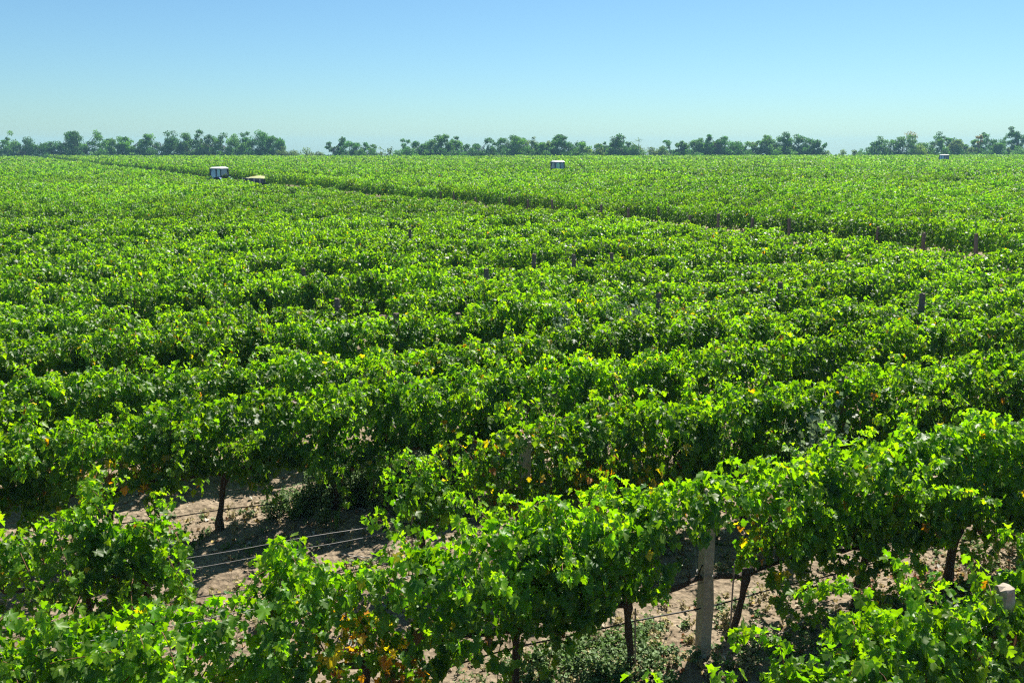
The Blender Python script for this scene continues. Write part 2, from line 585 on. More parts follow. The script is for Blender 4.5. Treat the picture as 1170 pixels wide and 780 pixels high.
def trunk_mesh(name, rng, zc=.9, lean=0.0, arms=(-.75, .75), thick=1.0, sides=8):
    mb = MB()
    n = 9
    t = np.linspace(0, 1, n)
    w = rng.normal(0, .018, (n, 2)).cumsum(0) * .6
    pts = np.stack([lean * (1 - t) + w[:, 0] - w[-1, 0], w[:, 1] - w[-1, 1], -.06 + t * (zc + .04)], -1)
    rad = thick * (.036 + .03 * np.exp(-t * 7) + .012 * (t > .85)) * rng.uniform(.9, 1.15, n)
    mb.tube(pts, rad, sides, wob=.12, rng=rng)
    for a in arms:
        if abs(a) < .1: continue
        k = max(5, int(abs(a) / .11))
        q = np.linspace(0, 1, k)
        z = zc - .04 + .02 * np.sin(q * 5 + rng.uniform(0, 6)) + rng.normal(0, .008, k) - .05 * (1 - q) ** 4
        y = rng.normal(0, .012, k)
        p = np.stack([a * q, y, z], -1)
        mb.tube(p, thick * np.linspace(.034, .017, k) * rng.uniform(.85, 1.15, k), sides - 1, wob=.1, rng=rng)
        for j in range(2, k, 1):                       # spurs
            if rng.random() < .6:
                h = rng.uniform(.06, .16)
                mb.tube([p[j], p[j] + (rng.normal(0, .02), rng.normal(0, .02), h * .6), p[j] + (rng.normal(0, .04), rng.normal(0, .03), h)], [.013, .011, .009], 5)
    return mb.mesh(name, M['bark'])


# ------------------------------------------------------------------ grapevines
ORD = ['', 'first', 'second', 'third', 'fourth', 'fifth', 'sixth', 'seventh', 'eighth', 'ninth', 'tenth', 'eleventh', 'twelfth', 'thirteenth',
       'fourteenth', 'fifteenth', 'sixteenth', 'seventeenth', 'eighteenth', 'nineteenth', 'twentieth', 'twenty-first', 'twenty-second',
       'twenty-third', 'twenty-fourth', 'twenty-fifth', 'twenty-sixth', 'twenty-seventh', 'twenty-eighth', 'twenty-ninth', 'thirtieth']
VINE_GROUP = 'grapevines trained along the trellis rows'

# near rows: vine positions along the row, with how each one looks
NEAR = {
    0: {.15: dict(tall=2, tallz=2.1, top=1.45, shoots=10, look='low grapevine at the bottom edge with one leafy shoot standing up beside black hose'),
        1.0: dict(tall=2, tallz=2.0, top=1.4, shoots=8, look='low grapevine at bottom edge just below the bare tall concrete post'),
        3.05: dict(top=1.8, tall=4, tallz=2.05, shoots=26, arm=(-.55, 1.3), nlat=1.2, leaf=.1, look='big bright leafy grapevine left of the short white-topped concrete post'),
        5.3: dict(top=2.0, tall=3, tallz=2.2, shoots=26, arm=(-1.0, .9), leaf=.1, look='bright grapevine behind and right of the white-topped concrete post'),
        6.9: dict(top=1.9, shoots=22)},
    1: {-6.15: dict(top=1.95, shoots=20, nlat=.8, shell=500), -4.55: dict(top=1.85, shoots=22, nlat=.9, shell=620, tall=3, tallz=2.0, look='thin grapevine with brown soil showing through its lower leaves, bottom left corner'),
        -3.0: dict(top=1.76, shoots=24, shell=700, look='bushy grapevine of the front row just left of the orange-leaved vine'),
        -1.45: dict(top=1.92, shoots=24, nlat=1.0, zlow=.5, shell=620, yzone=(-.55, .4, .45, 1.3, .45), look='rounded dark grapevine with orange and yellow leaves low on its side'),
        0.05: dict(top=1.95, shoots=24, zlow=.8, tall=2, tallz=2.15, look='grapevine with thick black trunk arm sloping right from orange-leaved vine'),
        1.3: dict(top=2.0, shoots=26, zlow=.86, arm=(-1.0, .85), lean=.12, look='grapevine on a thin leaning trunk left of the tall bare concrete post'),
        2.85: dict(top=2.12, shoots=24, zlow=.8, tall=2, tallz=2.3, arm=(-.95, .9), lean=-.1, yzone=(-.3, .4, .9, 1.5, .13), arms=(-1.15, .75), look='grapevine on a leaning trunk with metal stake right of tall bare post'),
        4.67: dict(top=2.2, shoots=30, nlat=1.25, thick=1.15, look='tall dark grapevine on a straight black trunk right of the leaning one'),
        6.13: dict(top=2.25, shoots=30, nlat=1.25, thick=1.4, look='tall full grapevine on the thickest black trunk above reddish fallen leaves'),
        7.7: dict(top=2.15, shoots=28), 9.3: dict(top=2.1, shoots=26)},
    2: {-7.4: dict(top=1.4, shoots=6, nlat=.4), -5.1: dict(top=1.6, shoots=19, arm=(-.85, .65), tall=5, tallz=1.95, nlat=.75, shell=480, zlow=.42, look='isolated upright grapevine between bare wires at the left edge'),
        -4.55: dict(top=1.35, shoots=11, arm=(-.5, .45), tall=3, tallz=1.7, nlat=.7, shell=330, zlow=.4, look='low grapevine with thin upright shoots at left end of open wire gap'),
        -1.25: dict(top=1.5, shoots=11, arm=(-.38, .4), nlat=.6, shell=190, tall=2, tallz=1.7, zc=.8, look='small lone grapevine between bare wires and the half hidden post'),
        .45: dict(top=1.9, shoots=20, arm=(-.8, .75), yellow=.06, yzone=(.1, .8, .9, 1.6, .2), nlat=.85, look='grapevine with reddish leaves around the half hidden concrete post'),
        2.0: dict(top=2.05, shoots=29, arm=(-1, 1), yzone=(-.7, .4, .7, 1.3, .2), look='grapevine with a few orange low leaves right of the half hidden post'),
        3.6: dict(top=2.1, shoots=30, arm=(-1, 1)), 5.2: dict(top=2.1, shoots=30, arm=(-1, 1)), 6.8: dict(top=2.1, shoots=26), 8.4: dict(top=2.1, shoots=26),
        10.0: dict(top=2.1, shoots=26), 11.6: dict(top=2.0, shoots=24)},
    3: {-9.3: dict(top=1.95, shoots=24), -7.7: dict(top=1.95, shoots=24), -6.1: dict(top=1.85, shoots=20, yzone=(-.3, .8, .6, 1.4, .22), look='grapevine with bare yellow-leaved canes left of the bare trunk over pale soil'),
        -4.52: dict(top=2.05, shoots=28, thick=1.1, look='full grapevine on an exposed black trunk over pale sunlit soil'),
        -2.9: dict(top=2.05, shoots=28, look='full dark grapevine above the tall bushy weeds'),
        -1.16: dict(top=2.05, shoots=28, look='full grapevine with exposed trunk at the right end of the bushy weeds'),
        .45: dict(top=2.05, shoots=26), 2.05: dict(top=2.0, shoots=26), 3.65: dict(top=2.0, shoots=26), 5.25: dict(top=2.0, shoots=24, tall=2, tallz=2.3),
        6.85: dict(top=2.0, shoots=24), 8.45: dict(top=2.05, shoots=26), 10.05: dict(top=2.05, shoots=26), 11.65: dict(top=2.0, shoots=26), 13.2: dict(top=2.0, shoots=26)},
}

# posts whose tops show in the photograph: pixel of the top
POST_PIX = [(456, 353), (520, 362), (555, 313), (618, 320), (661, 293), (610, 288), (763, 341), (841, 404), (1007, 458),
            (465, 262), (700, 285), (905, 330), (345, 305), (380, 340), (1045, 330)]
NEAR_POSTS = {0: [4.45], 1: [2.32], 2: [.14]}
posts = []
for r, ss in NEAR_POSTS.items():
    for s in ss: posts.append((r, s, 1.78 if r == 2 else 1.95))
for (px, py) in POST_PIX:
    X, Y = at(px, py, 2.12)
    r, s = row_of(X, Y)
    posts.append((round(r), s, 2.12))
post_xy = np.array([row_pt(r, s) for r, s, h in posts])

MACHINES = [at(250, 190.5, 3.02), at(637, 184, 3.05), at(1079, 176.8, 3.12), at(297, 201, 1.88)]
# every vine of the field: X, Y, row, s
rng = np.random.default_rng(5)
allv = []
for r in range(0, 150):
    if r in NEAR:
        for s in NEAR[r]:
            X, Y = row_pt(r, s); allv.append((X, Y, r, s))
        smin, smax = min(NEAR[r]), max(NEAR[r])
        ss = np.r_[np.arange(smin - 1.6, smin - 8, -1.6), np.arange(smax + 1.6, smax + 10, 1.6)] if r > 0 else np.arange(smax + 1.6, smax + 8, 1.6)
    else:
        ss = np.arange(-260, 330, VINE_STEP) + rng.uniform(0, 1.6)
        ss = ss + rng.normal(0, .12, len(ss))
    for s in ss:
        X, Y = row_pt(r, s); allv.append((X, Y, r, s))
N_FIELD = len(allv)
yy, run = 28.0, 0.0                                 # the outermost row of the second block runs along the headland
while yy < 330:
    xx = float(np.interp(yy, TRK[:, 0], TRK[:, 1])) + .6
    allv.append((xx, yy, 200, yy))
    dx_ = float(np.interp(yy + 1, TRK[:, 0], TRK[:, 1]) - np.interp(yy, TRK[:, 0], TRK[:, 1]))
    yy += 1.25 / math.hypot(1, dx_)
V = np.array(allv)
px, py, dep = project(V[:, 0], V[:, 1], 1.3)
pxt, pyt, _ = project(V[:, 0], V[:, 1], 2.4)
td = trk_d(V[:, 0], V[:, 1])
ok = (V[:, 1] > 3) & (V[:, 1] < field_end(V[:, 0])) & ((td < -4.7) | (td > 1.6) | (V[:, 2] == 200))
inview = (px > -FPX * 1.1 / dep) & (px < 1170 + FPX * 1.1 / dep) & (pyt < 780)
margin = (px > -FPX * 5 / dep - 30) & (px < 1170 + FPX * 5 / dep + 30) & (pyt < 800)
hole = vnoise(V[:, 0] * .9, V[:, 1] * .9, 11) < .035           # a missing vine here and there
isnear = np.isin(V[:, 2], list(NEAR.keys())) & np.array([(int(r) in NEAR and s in NEAR[int(r)]) for r, s in V[:, 2:4]])
ok &= ~(hole & ~isnear)
for tx, ty in MACHINES: ok &= np.hypot(V[:, 0] - tx, V[:, 1] - ty) > 2.2
V, px, pyt, dep, inview, margin = V[ok], px[ok], pyt[ok], dep[ok], inview[ok], margin[ok]
order = np.argsort(np.where(inview & (V[:, 2] < 200), dep, 1e9))
indiv = order[:300]
is_ind = np.zeros(len(V), bool); is_ind[indiv] = True
rest = np.where(margin & ~is_ind)[0]


def vine_scale(X, Y):
    k = .86 + .25 * vnoise(X * .22 + 3, Y * .3, 21)
    k *= .95 + .1 * vnoise(X * .8, Y * .8, 22)
    d = np.hypot(post_xy[:, 0][None] - np.atleast_1d(X)[:, None], post_xy[:, 1][None] - np.atleast_1d(Y)[:, None]).min(1)
    k = np.where((d < 1.2) & (np.atleast_1d(Y) > 18), k * .93, k)
    t_ = trk_d(np.atleast_1d(X), np.atleast_1d(Y))
    k = k * np.where(t_ < 0, 1 - .07 * np.clip((t_ + 34) / 20, 0, 1), 1 + .14 * np.clip(1 - t_ / 3, 0, 1))
    for (tx, ty) in MACHINES[:3]:
        side = np.abs(np.atleast_1d(X) - tx * np.atleast_1d(Y) / ty)
        ahead = ty - np.atleast_1d(Y)
        k = np.where((side < 2.6) & (ahead > -1) & (ahead < 16), k * (.84 + .01 * np.clip(ahead, 0, 16)), k)
    return np.clip(k, .6, 1.15)


# prototypes for the rows behind
lod0, lod1 = [], []
for i in range(10):
    g_rng = np.random.default_rng(100 + i)
    g = grow_vine(g_rng, shoots=25, arm=(-.95, .95), top=2.02, yellow=.006 + .02 * (i % 5 == 0), nlat=1.1, tall=1 if i % 3 == 0 else 0, tallz=2.3, leaf=.09)
    lod0.append((foliage_mesh('foliage', g, 0, g_rng), trunk_mesh('trunk', g_rng), canes_mesh('canes', g, g_rng)))
for i in range(16):
    g_rng = np.random.default_rng(200 + i)
    g = grow_vine(g_rng, shoots=14, arm=(-.98, .98), top=2.0, yellow=.004 + .02 * (i % 8 == 0), nlat=1.0, shell=980, hang=.2, tall=1 if i % 4 == 0 else 0, tallz=2.25, leaf=.09)
    lod1.append((foliage_mesh('foliage', g, 1, g_rng), trunk_mesh('trunk', g_rng, sides=5)))

LOOKS = ['bushy green grapevine', 'leafy bright green grapevine', 'full round-topped grapevine', 'dense green grapevine', 'loose-leaved green grapevine']
rows_ind = {}
for i in indiv: rows_ind.setdefault(int(V[i, 2]), []).append(i)
prev_group = VINE_GROUP
for r in sorted(rows_ind):
    ids = sorted(rows_ind[r], key=lambda i: V[i, 3])
    for k, i in enumerate(ids):
        X, Y, _, s = V[i]
        zg = float(ground_z(X, Y))
        v_rng = np.random.default_rng(int(abs(s * 100)) + 7919 * r)
        root = empty('grapevine', (X, Y, zg), ROW_A)
        spec = NEAR.get(r, {}).get(s)
        look = None
        if spec is not None:
            spec = dict(spec)
            look = spec.pop('look', None)
            lean, arms, thick = spec.pop('lean', v_rng.normal(0, .06)), spec.pop('arms', None), spec.pop('thick', 1.0)
            arm = spec.get('arm', (-.9, .9))
            keep = None
            if r == 1 and s in (1.3, 2.85):            # bare arm around the tall post
                keep = lambda P, s=s: ~((P[:, 0] + s > 1.72) & (P[:, 0] + s < 2.92) & (P[:, 2] < 1.62 + .1 * np.sin(P[:, 0] * 17)))
            g = grow_vine(v_rng, zc=spec.pop('zc', .9), keep=keep, **spec)
            link('foliage', foliage_mesh('foliage', g, 0, v_rng), root)
            link('trunk', trunk_mesh('trunk', v_rng, lean=lean, arms=arms or (arm[0] * .92, arm[1] * .92), thick=thick), root)
            link('canes', canes_mesh('canes', g, v_rng, keep), root)
        else:
            sc = float(vine_scale(X, Y)[0])
            far = dep[i] > 24
            pool = lod1 if far else lod0
            p = pool[v_rng.integers(len(pool))]
            flip = v_rng.random() < .5
            root.rotation_euler.z = ROW_A + (math.pi if flip else 0)
            root.scale = (v_rng.uniform(1.0, 1.16), v_rng.uniform(.95, 1.25), sc * v_rng.uniform(.93, 1.06))
            link('foliage', p[0], root)
            link('trunk', p[1], root)
            if not far: link('canes', p[2], root)
        if look is None:
            look = '%s, %s from left in the %s row from the front' % (LOOKS[int(v_rng.integers(len(LOOKS)))], ORD[k + 1], ORD[r + 1])
        tag(root, look, 'grapevine', VINE_GROUP)


# everything beyond, one mass of rows
def far_proto(seed, n, size, lod):
    g_rng = np.random.default_rng(seed)
    x = g_rng.uniform(-.95, .95, n)
    a = g_rng.uniform(-.45, math.pi + .45, n)
    rr = np.sqrt(g_rng.uniform(.25, 1, n))
    lump = 1 + .16 * np.sin(x * 4 + seed) + .1 * np.sin(x * 9 + seed * 2)
    y = .46 * np.cos(a) * rr * lump
    z = 1.27 + (.74 * (1 - .1 * (x / .95) ** 2)) * np.sin(a) * rr * lump
    P = np.stack([x, y, z], -1)
    o = np.stack([.5 * g_rng.standard_normal(n), np.cos(a) * .8 + .3 * g_rng.standard_normal(n), np.zeros(n)], -1)
    D = o + np.stack([np.zeros(n), np.zeros(n), -g_rng.uniform(.1, .9, n)], -1)
    N = np.stack([np.zeros(n), np.zeros(n), np.full(n, .9)], -1) + o * .6 + .28 * g_rng.standard_normal((n, 3))
    S = size * g_rng.uniform(.6, 1.35, n)
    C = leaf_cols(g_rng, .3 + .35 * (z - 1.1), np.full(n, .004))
    mb = MB()
    leaves_into(mb, P, D, N, S, C, lod, g_rng)
    return np.concatenate(mb.v), np.concatenate(mb.f), np.concatenate(mb.c)


def build_mass():
    mb = MB()
    f_rng = np.random.default_rng(77)
    Vr, dr = V[rest], dep[rest]
    bands = [(0, 26, [far_proto(280 + i, 800, .12, 1) for i in range(4)]),
             (26, 70, [far_proto(300 + i, 760, .115, 2) for i in range(8)]),
             (70, 110, [far_proto(320 + i, 400, .16, 2) for i in range(8)]),
             (110, 180, [far_proto(340 + i, 220, .215, 2) for i in range(8)]),
             (180, 900, [far_proto(360 + i, 105, .33, 2) for i in range(8)])]
    for lo, hi, protos in bands:
        sel = np.where((dr >= lo) & (dr < hi))[0]
        which = f_rng.integers(len(protos), size=len(sel))
        for w, (pv, pf, pc) in enumerate(protos):
            ii = sel[which == w]
            if len(ii) == 0: continue
            X, Y = Vr[ii, 0], Vr[ii, 1]
            n = len(ii)
            a = ROW_A + math.pi * f_rng.integers(0, 2, n) + np.where(Vr[ii, 2] == 200, R(127) - ROW_A, 0)
            sx, sy, sz = f_rng.uniform(1.0, 1.2, n), f_rng.uniform(.9, 1.25, n), vine_scale(X, Y) * f_rng.uniform(.92, 1.1, n)
            lx, ly, lz = pv[None, :, 0] * sx[:, None], pv[None, :, 1] * sy[:, None], pv[None, :, 2] * sz[:, None]
            ca, sa = np.cos(a)[:, None], np.sin(a)[:, None]
            vv = np.stack([X[:, None] + lx * ca - ly * sa, Y[:, None] + lx * sa + ly * ca, lz + ground_z(X, Y)[:, None]], -1)
            ff = pf[None] + (np.arange(n) * len(pv))[:, None, None]
            tint = f_rng.uniform(.82, 1.2, (n, 1, 1)) * (1 + .4 * (vnoise(X * .06, Y * .06, 9)[:, None, None] - .5))
            tint = tint * np.array([[[1, 1, 1]]]) * (1 + f_rng.uniform(-.08, .14, (n, 1, 1)) * np.array([[[1.3, .2, 0]]]))
            cc = pc[None] * tint
            mb.add(vv.reshape(-1, 3), ff.reshape(-1, pf.shape[1]), cc.reshape(-1, 3))
    o = link('grapevine_rows', mb.mesh('grapevine_rows', M['farleaf']))
    tag(o, 'distant green rows of grapevines merging into one carpet up to the trees', 'vineyard', kind='stuff')


build_mass()


# ------------------------------------------------------------------ posts, wires, hoses, stakes
def post_mesh(seed, h, w=.125, mat='concrete'):
    p_rng = np.random.default_rng(seed)
    mb = MB()
    zs = np.array([-.15, .0, .25, .6, 1.0, 1.4, h - .12, h - .02, h])
    k = 12
    ring = []
    for q in range(k):                       # rounded square section
        a = 2 * math.pi * (q + .5) / k
        c, s_ = math.cos(a), math.sin(a)
        m = (abs(c) ** 20 + abs(s_) ** 20) ** (-1 / 20)
        ring.append((c * m * .5, s_ * m * .5))
    ring = np.array(ring)
    v = []
    for j, z in enumerate(zs):
        sc = w * (1.06 - .1 * z / h) * (.9 if j == len(zs) - 1 else 1)
        jit = .004 if j < len(zs) - 2 else .009
        v.append(np.c_[ring * sc + p_rng.normal(0, jit, (k, 2)), np.full(k, z) + (p_rng.normal(0, .008, k) if j >= len(zs) - 2 else 0)])
    v = np.concatenate(v)
    f = [(j * k + q, j * k + (q + 1) % k, (j + 1) * k + (q + 1) % k, (j + 1) * k + q) for j in range(len(zs) - 1) for q in range(k)]
    mb.add(v, f)
    topv = np.vstack([v[-k:], v[-k:].mean(0, keepdims=True) + (0, 0, .004)])
    mb.add(topv, [(q, (q + 1) % k, k) for q in range(k)])
    return mb.mesh('post', M[mat], smooth=False)


def tie_mesh(z, w=.07):
    mb = MB()
    for dz in (0, .012):
        a = np.linspace(0, 2 * math.pi, 17)
        m = (np.abs(np.cos(a)) ** 6 + np.abs(np.sin(a)) ** 6) ** (-1 / 6)
        mb.tube(np.stack([np.cos(a) * m * w, np.sin(a) * m * w, z + dz + .006 * np.sin(a * 2)], -1), .0025, 4)
    return mb.mesh('wire_tie', M['wire'])


POST_LABEL = {
    0: 'short looking white-topped concrete post at the right edge among bright leaves',
    1: 'tall bare brown concrete post standing in the open gap of the front row',
    2: 'concrete post half hidden by reddish vine leaves, its grey top showing',
}
POST_GROUP = 'concrete trellis posts in the vine rows'
far_posts = []
for i, (r, s, h) in enumerate(posts):
    X, Y = row_pt(r, s)
    z = float(ground_z(X, Y))
    rt = empty('trellis_post', (X, Y, z), ROW_A + R([4, -6, 3][i % 3]))
    rt.rotation_euler.x = R([1.2, -.4, .6, -.8][i % 4]); rt.rotation_euler.y = R([-.8, -.5, 1.6, -1.4][i % 4])
    link('shaft', post_mesh(500 + i, h if i < 3 else h - [.16, .22, .1][i % 3], .125 if i < 3 else .11, 'concrete' if i < 3 else 'oldpost'), rt)
    link('wire_tie', tie_mesh(1.72, .085), rt)
    if i < 3: link('wire_tie', tie_mesh(.98, .088), rt)
    lab = POST_LABEL.get(i)
    if lab is None: far_posts.append((X, rt, int(r)))
    tag(rt, lab, 'post', POST_GROUP)
far_posts.sort(key=lambda q: q[0])
for k, (X, rt, r) in enumerate(far_posts):
    rt['label'] = 'grey post top poking out of the leaves, %s from the left among mid-field posts' % ORD[k + 1]

# end posts of the second block, along the headland
END_PX = [(505, 213), (520, 216), (545, 220), (583, 222), (605, 225), (633, 228), (660, 231), (688, 233), (720, 235), (755, 236), (790, 240),
          (822, 242), (862, 247), (905, 251), (953, 255), (1005, 259), (1058, 263), (1120, 268)]
for k, (qx, qy) in enumerate(END_PX):
    # on the headland line along this sight direction
    u = (qx - 585) / FPX
    Yc = np.linspace(30, 160, 2600)
    Xc = u * (Yc * CP + (CAM_H - 2) * SP)
    j = int(np.argmin(np.abs(trk_d(Xc, Yc) + .1 + .25 * (k % 3 - 1))))
    X, Y = Xc[j], Yc[j]
    o = link('end_post', post_mesh(600 + k, [1.85, 2.0, 1.7, 1.9][k % 4], .12, 'oldpost'), None, (X, Y, float(ground_z(X, Y))), ROW_A)
    o.rotation_euler.x = R([2, -3, 4, 0][k % 4]); o.rotation_euler.y = R([-5, -3, -6, -2][k % 4])
    tag(o, 'leaning grey end post along the dark headland edge, %s post from its left end' % ORD[k + 1], 'post', 'end posts along the headland')


def strand(name, r, z, s0, s1, rad, mat, label, cat, sag=.02, seed=0, group=None):
    w_rng = np.random.default_rng(900 + seed)
    s = np.arange(s0, s1 + .01, .2)
    x, y = s * EX, C0 + DC * r + s * EY
    zz = z + sag * np.sin(s * 1.3 + seed) + .4 * sag * np.sin(s * 3.7 + 2 * seed)
    yy = y + .012 * np.sin(s * 2.1 + seed)
    p = np.stack([x, yy, zz + .06], -1)
    mid = p[len(p) // 2].copy()
    mb = MB()
    mb.tube(p - mid, rad, 5)
    o = link(name, mb.mesh(name, mat), None, mid)
    tag(o, label, cat, group)


ROWN = ['front corner row', 'row of the tall bare post', 'row of the half hidden post', 'row behind the bushy weeds', 'fifth vine row', 'sixth vine row']
HZ, WZ, WZ2 = [.58, .6, .42, .34, .45, .45], [.92, .87, .93, .62, .9, .9], [1.62, 1.62, .81, 1.6, 1.6, 1.6]
SR = [(3.3, 8), (-9, 12), (-10, 15), (-12, 17), (-13, 20), (-14, 22)]
for r in range(6):
    strand('drip_hose', r, HZ[r], *SR[r], .0085, M['hose'], 'black irrigation hose strung low along the %s' % ROWN[r], 'hose', .025, r, 'drip hoses under the vine rows')
    strand('trellis_wire', r, WZ[r], *SR[r], .004, M['wire'], 'pale trellis wire strung at trunk-arm height along the %s' % ROWN[r], 'wire', .012, 10 + r, 'trellis wires of the near rows')
    strand('trellis_wire', r, WZ2[r], *SR[r], .004, M['wire'], ('lower pale wire crossing the open gap in the %s' if r == 2 else 'upper trellis wire hidden in the leaves of the %s') % ROWN[r],
           'wire', .015, 20 + r, 'trellis wires of the near rows')


def stake(r, s, h, dx, label):
    X, Y = row_pt(r, s)
    mb = MB()
    mb.tube([(0, 0, -.1), (dx * .5, .005, h * .5), (dx, 0, h)], .009, 6)
    tag(link('metal_stake', mb.mesh('metal_stake', M['steel']), None, (X, Y - .06, float(ground_z(X, Y))), ROW_A), label, 'stake', 'stakes beside the vine trunks')


stake(1, 2.66, 1.0, .0, 'thin rusty stake beside the leaning trunk right of the tall bare post')
stake(1, 1.44, .75, -.03, 'short thin stake beside the thin leaning trunk left of the tall bare post')
stake(2, -1.38, 1.1, .02, 'thin stake inside the small lone grapevine in the open gap')


# ------------------------------------------------------------------ ground cover
def build_weeds():
    mb = MB()
    w_rng = np.random.default_rng(31)

    def plant(X, Y, h, n, spread, col):
        z0 = float(ground_z(X, Y))
        P, D, N, S, C = [], [], [], [], []
        for k in range(n):
            a, l = w_rng.uniform(0, 6.28), w_rng.uniform(.1, 1) * spread
            tip = np.array((X + math.cos(a) * l, Y + math.sin(a) * l, z0 + h * w_rng.uniform(.5, 1)))
            b = np.array((X + .15 * l * math.cos(a), Y + .15 * l * math.sin(a), z0))
            mid = (b + tip) / 2 + (0, 0, h * .12)
            mb.tube([b, mid, tip], [.004, .003, .0015], 3, np.array(col) * .8)
            m = int(4 + h * 22)
            for t in np.linspace(.15, 1, m):
                p = (1 - t) ** 2 * b + 2 * t * (1 - t) * mid + t * t * tip
                P.append(p); D.append(w_rng.normal(0, 1, 3) * (1, 1, .5) + (0, 0, .2)); N.append(w_rng.normal(0, .5, 3) + (0, 0, 1))
                S.append(w_rng.uniform(.018, .05)); C.append(np.array(col) * w_rng.uniform(.6, 1.4))
        leaves_into(mb, np.array(P), np.array(D), np.array(N), np.array(S), np.array(C), 2, w_rng)
    GG, GN, DRY = (.14, .215, .08), (.1, .19, .035), (.36, .30, .16)
    for k in range(260):                                # tall bushy weeds under the fourth row
        s = w_rng.uniform(-3.9, -.2)
        X, Y = row_pt(3, s)
        plant(X + w_rng.normal(0, .05), Y + w_rng.normal(.3, .28), w_rng.uniform(.36, .78) * (.6 if s < -3.4 else 1), 7, .2, GG if w_rng.random() < .7 else GN)
    for k in range(420):                                # grey-green weeds round the tall post
        s = w_rng.normal(1.2, .75)
        if 1.95 < s < 2.6: continue
        X, Y = row_pt(1, s)
        yo = w_rng.uniform(-.75, .9)
        plant(X, Y + yo, w_rng.uniform(.06, .26), 5, .16, GG if w_rng.random() < .6 else (GN if w_rng.random() < .7 else DRY))
    for k in range(2600):                                # thin scatter in the aisles
        r = w_rng.integers(0, 4); s = w_rng.uniform(-7, 9)
        X, Y = row_pt(r, s)
        plant(X, Y + w_rng.uniform(-1.2, 1.2), w_rng.uniform(.04, .2), 4, .12, (GG, GN, DRY, DRY)[w_rng.integers(4)])
    for k in range(60):
        s = w_rng.uniform(2.4, 6.5)
        X, Y = row_pt(1, s)
        plant(X, Y + w_rng.uniform(-.7, -.1), w_rng.uniform(.05, .22), 5, .14, GN if w_rng.random() < .6 else GG)
    tag(link('weeds', mb.mesh('weeds', M['weed'])), 'grey-green weeds growing on the dry soil under the vines', 'weeds', kind='stuff')


build_weeds()


def tall_weed(px_, py_, h, label):
    X, Y = at(px_, py_, h)
    w_rng = np.random.default_rng(int(px_))
    mb = MB()
    P, D, N, S, C = [], [], [], [], []
    for k in range(11):
        a, l = w_rng.uniform(0, 6.28), w_rng.uniform(.1, .5)
        tip = np.array((math.cos(a) * l, math.sin(a) * l, h * w_rng.uniform(.72, 1)))
        mid = np.array((math.cos(a) * l * .4, math.sin(a) * l * .4, tip[2] * .6))
        mb.tube([(0, 0, 0), mid, tip], [.012, .008, .003], 4, (.2, .24, .14))
        for t in np.linspace(.35, 1, 34):
            p = t * t * tip + 2 * t * (1 - t) * mid
            P.append(p); D.append(w_rng.normal(0, 1, 3) + (0, 0, .6)); N.append(w_rng.normal(0, 1, 3)); S.append(w_rng.uniform(.04, .11)); C.append(np.array((.2, .27, .17)) * w_rng.uniform(.7, 1.3))
    leaves_into(mb, np.array(P), np.array(D), np.array(N), np.array(S), np.array(C), 2, w_rng)
    tag(link('tall_weed', mb.mesh('tall_weed', M['weed']), None, (X, Y, float(ground_z(X, Y)))), label, 'weed', 'pale tall weeds standing out of the rows')


tall_weed(643, 352, 2.35, 'pale grey-green tall weed poking out of the mid-field vines, beside a thinner one')
tall_weed(716, 338, 2.3, 'thinner pale weed poking above vines just right of the other pale weed')
tall_weed(930, 452, 2.25, 'wispy pale weed standing among vines in front of a dark gap')


def build_litter():
    mb = MB()
    l_rng = np.random.default_rng(41)
    n = 5200
    r = l_rng.integers(0, 5, n); s = l_rng.uniform(-8, 10, n)
    X = s * EX; Y = C0 + DC * r + s * EY + l_rng.normal(0, .6, n)
    X2 = 5.6 * EX + l_rng.normal(.4, .6, 420); Y2 = C0 + DC + X2 * EY / EX + l_rng.normal(.1, .45, 420)   # reddish drift under the thick trunk
    X, Y = np.r_[X, X2], np.r_[Y, Y2]
    N = len(X)
    Z = ground_z(X, Y) + .015
    pal = np.array([(.55, .48, .36), (.38, .26, .14), (.3, .13, .06), (.62, .58, .5), (.45, .33, .1)])
    pick = np.r_[l_rng.integers(0, 5, n), l_rng.choice([1, 2, 2, 4], 420)]
    C = pal[pick] * l_rng.uniform(.6, 1.1, (N, 1))
    D = np.stack([l_rng.normal(0, 1, N), l_rng.normal(0, 1, N), l_rng.normal(0, .15, N)], -1)
    Nn = np.stack([l_rng.normal(0, .35, N), l_rng.normal(0, .35, N), np.ones(N)], -1)
    leaves_into(mb, np.stack([X, Y, Z], -1), D, Nn, l_rng.uniform(.025, .07, N), C, 1, l_rng, fold=.9, droop=.6)
    tag(link('fallen_leaves', mb.mesh('fallen_leaves', M['litter'])), 'dry fallen vine leaves scattered on the soil between the rows', 'leaves', kind='stuff')
    # clods
    mb = MB()
    import bmesh
    bm = bmesh.new(); bmesh.ops.create_icosphere(bm, subdivisions=1, radius=1)
    iv = np.array([v.co[:] for v in bm.verts]); fi = np.array([[v.index for v in f.verts] for f in bm.faces]); bm.free()
    N = 5200
    r = l_rng.integers(0, 5, N); s = l_rng.uniform(-9, 12, N)
    X = s * EX; Y = C0 + DC * r + s * EY + DC * l_rng.uniform(-.5, .5, N)
    sz = .008 + .03 * l_rng.random(N) ** 4
    for k in range(N):
        v = iv * (1 + .22 * l_rng.standard_normal((len(iv), 1))) * sz[k] * (1.2, 1, .75)
        mb.add(v + (X[k], Y[k], float(ground_z(X[k], Y[k])) + sz[k] * .3), fi)
    tag(link('soil_clods', mb.mesh('soil_clods', M['clod'], False)), 'loose clods and pebbles of dry brown soil between the rows', 'soil clods', kind='stuff')


build_litter()

